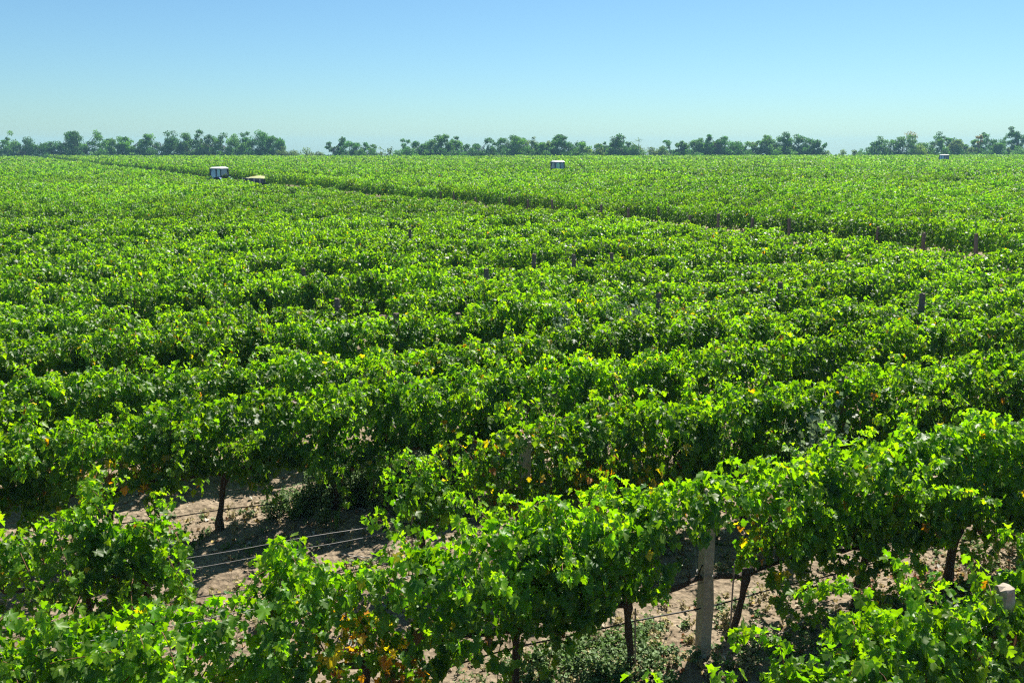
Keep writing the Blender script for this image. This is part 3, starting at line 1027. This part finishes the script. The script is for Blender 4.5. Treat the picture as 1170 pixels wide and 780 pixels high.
CANES = [(905, 722, 35, .7, 'longest pale dry cane lying on soil left of the straight black trunk'),
         (862, 728, 75, .5, 'pale dry cane leaning on dark soil beside the leaning trunk'),
         (950, 708, 10, .55, 'short pale dry cane at the foot of the straight black trunk'),
         (1010, 694, 24, .6, 'pale dry cane lying just right of the straight black trunk'),
         (1042, 690, 5, .5, 'pale dry cane between the two darkest trunks'),
         (405, 634, 160, .5, 'thin dry cane on bare soil beyond the front row'),
         (680, 752, 130, .25, 'scrap of white dry cane on the weeds below the black hose')]
for k, (qx, qy, a, l, lab) in enumerate(CANES):
    X, Y = at(qx, qy, 0.03)
    c_rng = np.random.default_rng(k)
    q = np.linspace(-.5, .5, 7)
    p = np.stack([q * l * math.cos(R(a)), q * l * math.sin(R(a)), .02 + .02 * c_rng.random(7)], -1) + c_rng.normal(0, .012, (7, 3)) * (1, 1, .3)
    mb = MB()
    mb.tube(p, np.linspace(.011, .005, 7), 5)
    mb.tube([p[3], p[3] + (.05, .06, .03), p[3] + (.12, .1, .04)], [.006, .005, .003], 4)
    tag(link('dry_cane', mb.mesh('dry_cane', M['drycane']), None, (X, Y, float(ground_z(X, Y)))), lab, 'dry cane', 'pruned canes lying on the soil')


# ------------------------------------------------------------------ tractors and trailer
def wheel(parent, c, r, w):
    mb = MB()
    a = np.linspace(0, 2 * math.pi, 25)[:-1]
    prof = [(r * .6, -w / 2), (r * .93, -w / 2), (r, -w * .32), (r, w * .32), (r * .93, w / 2), (r * .6, w / 2)]
    v = np.array([(pr * math.cos(t), py_, pr * math.sin(t)) for t in a for pr, py_ in prof])
    k = len(prof)
    f = [(i * k + j, i * k + j + 1, ((i + 1) % 24) * k + j + 1, ((i + 1) % 24) * k + j) for i in range(24) for j in range(k - 1)]
    mb.add(v, f)
    for t in a:                                        # lugs
        ro = np.array([[math.cos(t), 0, -math.sin(t)], [0, 1, 0], [math.sin(t), 0, math.cos(t)]])
        mb.box(ro @ np.array((r + .012, 0, 0)), (.04, w * .9, .06), ro)
    wh = link('wheel', mb.mesh('wheel', M['rubber'], False), parent, c)
    mb = MB(); mb.cyl((0, 0, 0), r * .6, w * .7, 'y', 20); mb.cyl((0, 0, 0), r * .2, w * .95, 'y', 12)
    link('rim', mb.mesh('rim', M['white']), wh)


def tractor(loc, heading, label, sc=1.0):
    """x forward; stands on the soil; blue farm tractor with glazed cab and white roof"""
    t = empty('tractor', loc, heading)
    t.scale = (sc, sc, sc)
    mb = MB(); mb.box((1.55, 0, 1.18), (1.75, .72, .72), taper=.9); mb.box((1.5, 0, .75), (1.9, .5, .3)); mb.box((2.45, 0, 1.12), (.08, .62, .6))
    link('hood', mb.mesh('hood', M['blue'], False), t)
    mb = MB(); mb.box((0, 0, .85), (1.3, .7, .5)); mb.box((1.7, 0, .52), (1.7, .4, .22)); mb.box((1.9, 0, .48), (.16, 1.35, .14))
    link('chassis', mb.mesh('chassis', M['frame'], False), t)
    mb = MB()
    W, x0, x1, z0, z1 = .74, -.82, .78, 1.15, 2.72
    for (x, y) in ((x0, -W), (x0, W), (x1, -W), (x1, W), (-.1, -W), (-.1, W)):
        mb.box((x, y, (z0 + z1) / 2), (.12, .11, z1 - z0))
    for y in (-W, W):
        mb.box((-.02, y, z0), (1.6, .086, .1)); mb.box((-.02, y, z1 - .04), (1.6, .084, .08)); mb.box((-.02, y, 1.52), (1.52, .05, .06))
    for x in (x0, x1):
        mb.box((x, 0, z0), (.086, 1.4, .1)); mb.box((x, 0, z1 - .04), (.084, 1.4, .08))
    cab = link('cab_frame', mb.mesh('cab_frame', M['frame'], False), t)
    mb = MB(); mb.box((-.04, 0, z1 + .045), (1.76, 1.62, .07)); mb.box((-.04, 0, z1 + .155), (1.72, 1.58, .15), taper=.7)
    link('roof', mb.mesh('roof', M['white'], False), t)
    for nm, c, s in (('window', (-.46, W, 2.12), (.6, .012, 1.1)), ('window', (.34, W, 2.12), (.76, .012, 1.1)), ('window', (-.46, -W, 2.12), (.6, .012, 1.1)),
                     ('window', (.34, -W, 2.12), (.76, .012, 1.1)), ('windscreen', (x1, 0, 1.95), (.012, 1.36, 1.42)), ('rear_window', (x0, 0, 2.05), (.012, 1.36, 1.2))):
        k_ = R(5)                                       # panes lean in a little at the top
        if abs(c[1]) > .1: ro = Matrix.Rotation(k_ * (1 if c[1] > 0 else -1), 3, 'X')
        else: ro = Matrix.Rotation(k_ * (-1 if c[0] > 0 else 1), 3, 'Y')
        mb = MB(); mb.box(c, s, ro); link(nm, mb.mesh(nm, M['glass'], False), t)
    for y in (-.98, .98):
        mb = MB()
        a = np.linspace(.1, math.pi - .1, 12)
        for i in range(11):
            p0 = np.array((-.45 + .88 * math.cos(a[i]), y, .82 + .88 * math.sin(a[i]))); p1 = np.array((-.45 + .88 * math.cos(a[i + 1]), y, .82 + .88 * math.sin(a[i + 1])))
            m_ = (p0 + p1) / 2; th = math.atan2(p1[2] - p0[2], p1[0] - p0[0])
            ro = np.array([[math.cos(th), 0, -math.sin(th)], [0, 1, 0], [math.sin(th), 0, math.cos(th)]])
            mb.box(m_, (.27, .44, .03), ro)
        link('fender', mb.mesh('fender', M['blue'], False), t)
    mb = MB(); mb.tube([(1.25, .3, 1.5), (1.25, .3, 2.2), (1.25, .3, 2.75), (1.2, .3, 2.85)], [.045, .055, .04, .04], 10)
    link('exhaust_pipe', mb.mesh('exhaust_pipe', M['frame']), t)
    mb = MB(); mb.box((-.35, 0, 1.45), (.5, .5, .14)); mb.box((-.6, 0, 1.75), (.12, .5, .6))
    link('driver_seat', mb.mesh('driver_seat', M['seat'], False), t)
    mb = MB(); a = np.linspace(0, 2 * math.pi, 17); mb.tube(np.stack([.35 + .07 * np.cos(a), .19 * np.sin(a), 1.75 + .19 * np.cos(a)], -1), .016, 6); mb.tube([(.35, 0, 1.75), (.65, 0, 1.4)], .02, 6)
    link('steering_wheel', mb.mesh('steering_wheel', M['seat']), t)
    for y in (-.88, .88):
        wheel(t, (-.45, y, .78), .78, .4)
        wheel(t, (1.9, y * .86, .5), .5, .26)
    for y in (-.2, .2):
        mb = MB(); mb.cyl((2.5, y, 1.25), .09, .05, 'x', 14); link('headlight', mb.mesh('headlight', M['white']), t)
    tag(t, label, 'tractor', 'white-roofed tractors working in the field')
    return t


def place(px_, py_, z):
    X, Y = at(px_, py_, z)
    return (X, Y, float(ground_z(X, Y)))


tractor(place(250, 191, 2.87), R(100 + 60), 'white-roofed blue tractor nearest the camera, beside the low trailer on the headland', .98)
tractor(place(637, 184, 3.05), ROW_A + math.pi, 'white-roofed tractor facing left with upright exhaust pipe, middle of the far field', 1.05)
tractor(place(1079, 176.8, 3.12), ROW_A + math.pi, 'farthest and smallest white-roofed tractor, just below the trees', 1.08)


def trailer():
    X, Y = at(297, 201, 1.88)
    t = empty('farm_trailer', (X, Y, float(ground_z(X, Y))), R(150))
    t.scale = (1.0, 1.0, 1.0)
    mb = MB(); mb.box((0, 0, 1.05), (3.9, 1.9, .14)); mb.box((2.5, 0, .85), (1.4, .12, .1)); mb.box((0, .5, .9), (3.6, .1, .16)); mb.box((0, -.5, .9), (3.6, .1, .16))
    link('chassis', mb.mesh('chassis', M['frame'], False), t)
    mb = MB()
    for y in (-.95, .95): mb.box((0, y, 1.36), (3.9, .06, .5))
    for x in (-1.92, 1.92): mb.box((x, 0, 1.36), (.06, 1.83, .5))
    link('side_boards', mb.mesh('side_boards', M['frame'], False), t)
    for x in (-1.95, -1.0, 0, 1.0, 1.95):
        for y in (-1.0, 1.0):
            mb = MB(); mb.box((x, y, 1.36), (.09, .05, .6)); link('side_stake', mb.mesh('side_stake', M['white'], False), t)
    n = 13
    gx, gy = np.meshgrid(np.linspace(-1.88, 1.88, n), np.linspace(-.9, .9, n))
    gz = 1.56 + .3 * (1 - (gx / 1.9) ** 2) * (1 - (gy / .92) ** 2) + .06 * vnoise(gx * 5, gy * 5, 4)
    i = np.arange(n * n).reshape(n, n)
    mb = MB(); mb.add(np.stack([gx, gy, gz], -1).reshape(-1, 3), np.stack([i[:-1, :-1], i[:-1, 1:], i[1:, 1:], i[1:, :-1]], -1).reshape(-1, 4))
    link('load', mb.mesh('load', M['pale']), t)
    for x in (-.9, .9):
        for y in (-.9, .9): wheel(t, (x, y, .45), .45, .22)
    tag(t, 'low dark farm trailer heaped with a pale yellowish load beside the nearest tractor', 'trailer')


trailer()


# ------------------------------------------------------------------ the tree line on the skyline
def make_tree(px_, ytop, hw, style, tone, label, k, name='tree', cat='tree', dY=None):
    t_rng = np.random.default_rng(4000 + k)
    u = (px_ - 585) / FPX
    Y = float(field_end(u * 330)) + (dY if dY is not None else t_rng.uniform(8, 18))
    X, ztop = along(px_, ytop, Y)
    zg = float(ground_z(X, Y))
    H = ztop - zg
    W = hw * Y / FPX * (1.75 if style in ('dense', 'pale', 'bush') else 1.6)
    root = empty(name, (X, Y, zg), 0)
    tb = MB()
    tw = np.array(tone)
    lobes = []
    if style in ('dense', 'open', 'pale'):
        nst = 1 if W < 3 else int(t_rng.integers(1, 4))
        base = .2 if style == 'open' else .04
        nl = int(16 + W * (6.5 if style != 'open' else 4.2))
        nsub = max(1, min(5, int(round(W / 2.2 + t_rng.uniform(-.4, .9)))))
        jt = int(t_rng.integers(nsub))
        for j in range(nsub):
            cx = W * (0 if nsub == 1 else (-.68 + 1.36 * j / (nsub - 1))) + W * t_rng.normal(0, .07)
            tp = 1.0 if j == jt else t_rng.uniform(.6, .93)
            sw = W * (.85 if nsub == 1 else t_rng.uniform(.75, 1.25) * 1.15 / nsub ** .8)
            for i in range(max(5, nl // nsub)):
                a = t_rng.uniform(0, 6.28); q = math.sqrt(t_rng.random())
                zf = base + (1 - base) * t_rng.random() ** .85
                env = .3 + .7 * math.sin(min(.98, zf * .78 + .14) * math.pi) ** .7
                rad = sw * (.26 + .22 * t_rng.random())
                lobes.append((cx + math.cos(a) * q * sw * env, math.sin(a) * q * sw * env, max(rad * .5, H * zf * tp - rad * .6), rad))
        cx = W * (0 if nsub == 1 else (-.68 + 1.36 * jt / (nsub - 1)))
        lobes.append((cx, 0, H - W * .16, W * .19))
        stems = [(t_rng.normal(0, W * .2), t_rng.normal(0, W * .1)) for _ in range(nst)]
    elif style == 'slim':
        nst = 1; stems = [(0, 0)]
        for i in range(8):
            zf = t_rng.uniform(.55, 1)
            lobes.append((t_rng.normal(0, W * .35), t_rng.normal(0, W * .3), H * zf - W * .25, W * .4))
    elif style == 'bare':
        stems = [(0, 0), (W * .2, 0)]
        for i in range(9):
            zf = t_rng.uniform(.4, 1)
            lobes.append((t_rng.normal(0, W * .4), t_rng.normal(0, W * .3), H * zf - W * .2, W * .36))
    else:                                               # bush
        stems = [(0, 0)]
        for i in range(int(6 + W)):
            a = t_rng.uniform(0, 6.28); q = math.sqrt(t_rng.random())
            rad = min(W, H) * (.3 + .15 * t_rng.random())
            zf = (1 - .55 * q * q) * t_rng.uniform(.55, 1)
            lobes.append((math.cos(a) * q * W * .75, math.sin(a) * q * W * .5, max(rad * .4, H * zf - rad * .8), rad))
        lobes.append((0, 0, H - min(W, H) * .32, min(W, H) * .34))
    tr = .016 * H + .05
    for j, (sx, sy) in enumerate(stems):
        topz = H * .62
        p = [(sx * .6, sy, -.1), (sx * .8 + t_rng.normal(0, .1), sy, topz * .35), (sx + t_rng.normal(0, .25), sy, topz * .7), (sx + t_rng.normal(0, .3), sy, topz)]
        tb.tube(p, [tr * 1.25, tr, tr * .7, tr * .4], 6, wob=.06, rng=t_rng)
    for (lx, ly, lz, lr) in lobes:
        sx, sy = stems[int(t_rng.integers(len(stems)))]
        b = np.array((sx, sy, min(H * .55, max(.3, lz * .55))))
        e = np.array((lx, ly, lz))
        tb.tube([b, (b + e) / 2 + (0, 0, -.1 * lr), e], [tr * .5, tr * .3, .03], 4)
    link('trunk', tb.mesh('trunk', M['treebark']), root)
    cb = MB()
    dens = {'dense': 125, 'open': 88, 'pale': 95, 'slim': 75, 'bare': 30, 'bush': 90}[style]
    P, N, S, C = [], [], [], []
    for (lx, ly, lz, lr) in lobes:
        n = int(dens * max(.6, lr))
        q = unit(t_rng.standard_normal((n, 3))) * (t_rng.random((n, 1)) ** .45) * lr * (1.12, 1.0, .82)
        P.append(q + (lx, ly, lz)); N.append(q / lr + .7 * t_rng.standard_normal((n, 3)) + (0, 0, .4))
        S.append(t_rng.uniform(.22, .5, n)); C.append(tw * t_rng.uniform(.75, 1.3) * t_rng.uniform(.8, 1.2, (n, 1)))
    P, N, S, C = map(np.concatenate, (P, N, S, C))
    k_ = P[:, 2] > .2
    P, N, S, C = P[k_], N[k_], S[k_], C[k_]
    leaves_into(cb, P, t_rng.standard_normal(P.shape), N, S, C, 2, t_rng)
    link('crown', cb.mesh('crown', M['tree']), root)
    tag(root, label, cat, 'trees on the skyline' if cat == 'tree' else 'shrubs on the skyline')


DG, MG, YG, PG, RB = (.06, .16, .05), (.10, .22, .055), (.16, .24, .04), (.13, .19, .09), (.2, .15, .09)
TREES = [
    (-1, 149, 11, 'open', MG, 'open tree cut off by the left edge'), (25, 155, 15, 'open', DG, 'low spreading tree with sky under its crown'),
    (60, 151, 18, 'dense', DG, 'broad dark dense tree'), (84, 150, 7, 'open', DG, 'narrow open tree on several stems'),
    (104, 148, 13, 'open', MG, 'tall open tree with sky through its middle'), (122, 159, 4, 'open', MG, 'little open tree'),
    (134, 156, 8, 'dense', MG, 'small rounded tree'), (151, 152, 16, 'dense', MG, 'broad rounded mid-green tree'),
    (187, 149, 17, 'open', DG, 'large domed tree with gaps among its limbs'), (213, 152, 14, 'dense', MG, 'bushy mid-height tree'),
    (241, 148, 11, 'open', DG, 'tall upright dark tree'), (258, 153, 9, 'open', MG, 'rounded tree leaning against the tall dark one'),
    (274, 154, 7, 'open', MG, 'slight open tree'), (302, 148, 16, 'dense', DG, 'largest full dark tree before the low shrubs'),
    (384, 157, 8, 'open', DG, 'crooked dark tree before the wide gap of sky'), (403, 160, 14, 'dense', DG, 'low rounded dark tree'),
    (418, 165, 6, 'open', MG, 'low tapering tree'), (435, 168, 4, 'bare', PG, 'tiny pale thin tree'), (445, 167, 4, 'bare', PG, 'tiny pale twiggy tree'),
    (482, 153, 15, 'dense', DG, 'big spreading tree of the middle clump'), (504, 157, 9, 'dense', MG, 'shorter tree tucked in the middle clump'),
    (515, 153, 6, 'dense', MG, 'narrow pointed tree'), (532, 155, 10, 'open', DG, 'rounded tree with sky between its stems'),
    (551, 157, 7, 'open', DG, 'rounded slim tree ending the middle clump'), (562, 168, 3, 'open', MG, 'very small tree in a gap'),
    (581, 154, 13, 'dense', DG, 'full dark tree starting the long dense clump'), (604, 156, 10, 'dense', MG, 'full tree of even height'),
    (617, 156, 6, 'pale', PG, 'pale hazy tree showing between darker ones'), (630, 155, 10, 'dense', DG, 'full dark tree above the middle tractor'),
    (645, 153, 13, 'dense', DG, 'highest sloping tree right of the middle tractor'), (665, 159, 5, 'slim', MG, 'ball-topped small tree'),
    (676, 164, 7, 'dense', YG, 'low yellow-green tree'), (697, 153, 9, 'open', DG, 'flat-crowned dark tree rising above its neighbours'),
    (700, 164, 11, 'dense', MG, 'low wide tree under the flat-crowned one'), (713, 160, 7, 'open', MG, 'small rounded tree'), (722, 162, 5, 'open', DG, 'small dark tree'),
    (730, 158, 6, 'bare', PG, 'pale almost bare tree'), (766, 160, 6, 'open', DG, 'round-headed small tree'), (779, 161, 5, 'dense', MG, 'small pointed tree'),
    (791, 160, 8, 'open', DG, 'ragged-topped tree'), (803, 163, 6, 'open', MG, 'small airy tree'), (813, 157, 10, 'dense', MG, 'large rounded tree'),
    (820, 153, 8, 'pale', DG, 'peaked tree behind, highest of its clump'), (833, 158, 9, 'dense', DG, 'full round tree'), (850, 162, 5, 'open', MG, 'small open tree'),
    (860, 162, 7, 'pale', PG, 'pale grey-green rounded tree'), (878, 154, 9, 'dense', MG, 'tall rounded tree'), (892, 156, 11, 'dense', MG, 'broad tree with light spots'),
    (914, 150, 13, 'dense', DG, 'largest dark tree left of the wide right gap'), (930, 160, 8, 'dense', DG, 'lower tree sloping into the wide right gap'),
    (990, 167, 5, 'open', MG, 'small low tree'), (1001, 155, 5, 'slim', DG, 'tall slim bare-stemmed tree with a tufted top'),
    (1026, 153, 11, 'pale', MG, 'rounded hazy tree'), (1044, 149, 6, 'bare', RB, 'reddish half-bare tree with thin top'),
    (1064, 158, 8, 'dense', MG, 'low rounded tree'), (1086, 150, 11, 'open', DG, 'large ragged tree above the farthest tractor'),
    (1103, 160, 7, 'pale', PG, 'pale low tree'), (1114, 159, 8, 'pale', MG, 'hazy rounded tree'), (1121, 153, 3, 'slim', RB, 'thin brownish upright tree'),
    (1132, 151, 7, 'open', DG, 'tall open-headed tree'), (1141, 163, 6, 'dense', MG, 'low full tree'), (1167, 144, 9, 'dense', DG, 'tallest dark tree cut off by the right edge'),
]
for k, (x, y, hw, st, tone, lab) in enumerate(TREES):
    make_tree(x, y, hw, st, tone, lab + ' on the skyline', k)
BUSHES = [(8, 170, 12, DG, 'dark low shrubs clump at the left edge'), (40, 170, 12, DG, 'dark low shrub between the spreading and the broad dark tree'),
          (118, 169, 7, MG, 'low shrub under the little open tree'), (172, 168, 8, DG, 'dark shrub between two domed trees'), (229, 168, 9, DG, 'dark shrub left of the tall upright tree'),
          (262, 166, 9, MG, 'rounded shrub right of the tall upright tree'), (284, 168, 7, DG, 'dark shrub left of the largest full dark tree'),
          (323, 166, 6, PG, 'upright pale shrub next to the largest full dark tree'), (336, 170, 9, PG, 'pale low shrub in the middle of the low shrubs'),
          (350, 167, 12, PG, 'widest pale shrub of the low shrubs'), (364, 172, 8, PG, 'lowest pale shrub beside the wide gap of sky'),
          (464, 167, 10, DG, 'dark shrub at the left foot of the middle clump'), (540, 168, 10, DG, 'dark shrub under the slim round trees'),
          (658, 168, 9, MG, 'green shrub beneath the ball-topped tree'), (686, 168, 8, YG, 'yellow-green shrub beside the low yellow-green tree'),
          (744, 167, 7, PG, 'pale shrub right of the pale bare tree'), (757, 166, 7, PG, 'pale shrub left of the round-headed tree'), (787, 168, 14, DG, 'dark wide shrub under the ragged-topped tree'),
          (845, 168, 9, DG, 'dark shrub beneath the small open tree'), (943, 171, 6, PG, 'pale shrub at the left of the right gap'),
          (963, 170, 5, PG, 'lone rounded shrub in the right gap'), (977, 171, 4, PG, 'tiny shrub in the right gap'), (1012, 167, 8, MG, 'shrub at the foot of the tufted tree'),
          (1052, 164, 9, YG, 'yellowish shrub right of the reddish half-bare tree'), (1098, 167, 14, DG, 'dark wide shrub behind the farthest tractor'),
          (1152, 168, 4, PG, 'little shrub left of the tallest right-edge tree'), (1165, 165, 12, MG, 'rounded shrub under the tallest right-edge tree')]
for k, (x, y, hw, tone, lab) in enumerate(BUSHES):
    make_tree(x, y, hw, 'bush', tone, lab, 200 + k, 'shrub', 'shrub', 7)

def build_undergrowth():
    u_rng = np.random.default_rng(8)
    mb = MB()
    P, N, S, C = [], [], [], []
    for (a, b, h) in ((-40, 322, 3.4), (376, 424, 2.6), (452, 562, 3.6), (568, 664, 4.6), (664, 738, 4.0), (738, 872, 3.8), (872, 940, 4.2), (984, 1148, 3.8), (1156, 1215, 3.4)):
        n = int((b - a) * 4.2)
        for i in range(n):
            x = u_rng.uniform(a, b)
            X = (x - 585) / FPX * 335
            Y = float(field_end(X)) + u_rng.uniform(6, 20)
            hh = h * (.3 + 1.2 * float(vnoise(x * .13, 3.1, 6))) * min(1, (x - a) / 8 + .3, (b - x) / 8 + .3)
            r = u_rng.uniform(.5, 1.1)
            m = 22
            q = unit(u_rng.standard_normal((m, 3))) * r * (1.3, 1, .8) * u_rng.random((m, 1)) ** .4
            P.append(q + (X, Y, float(ground_z(X, Y)) + u_rng.uniform(.2, max(.4, hh - r * .7)))); N.append(q + .6 * u_rng.standard_normal((m, 3)) + (0, 0, .4))
            S.append(u_rng.uniform(.25, .55, m)); C.append(np.array(MG if float(vnoise(x * .07, 9.2, 7)) > .5 else DG) * u_rng.uniform(.7, 1.25, (m, 1)))
    P, N, S, C = map(np.concatenate, (P, N, S, C))
    leaves_into(mb, P, u_rng.standard_normal(P.shape), N, S, C, 2, u_rng)
    tag(link('undergrowth', mb.mesh('undergrowth', M['tree'])), 'dark thicket of undergrowth along the foot of the skyline trees', 'undergrowth', kind='stuff')


build_undergrowth()

# ------------------------------------------------------------------ haze
def build_haze():
    mb = MB()
    mb.box((0, 775, -.5), (3010, 1670, 36))
    m, nt, out = new_mat('haze')
    pv = nd(nt, 'ShaderNodeVolumePrincipled')
    pv.inputs['Color'].default_value = (.4, .78, 1, 1)
    pv.inputs['Density'].default_value = .0003
    pv.inputs['Anisotropy'].default_value = 0
    nt.links.new(pv.outputs[0], out.inputs['Volume'])
    o = link('haze', mb.mesh('haze', m, False))
    tag(o, 'thin pale blue summer haze over the field', 'haze', kind='stuff')


build_haze()
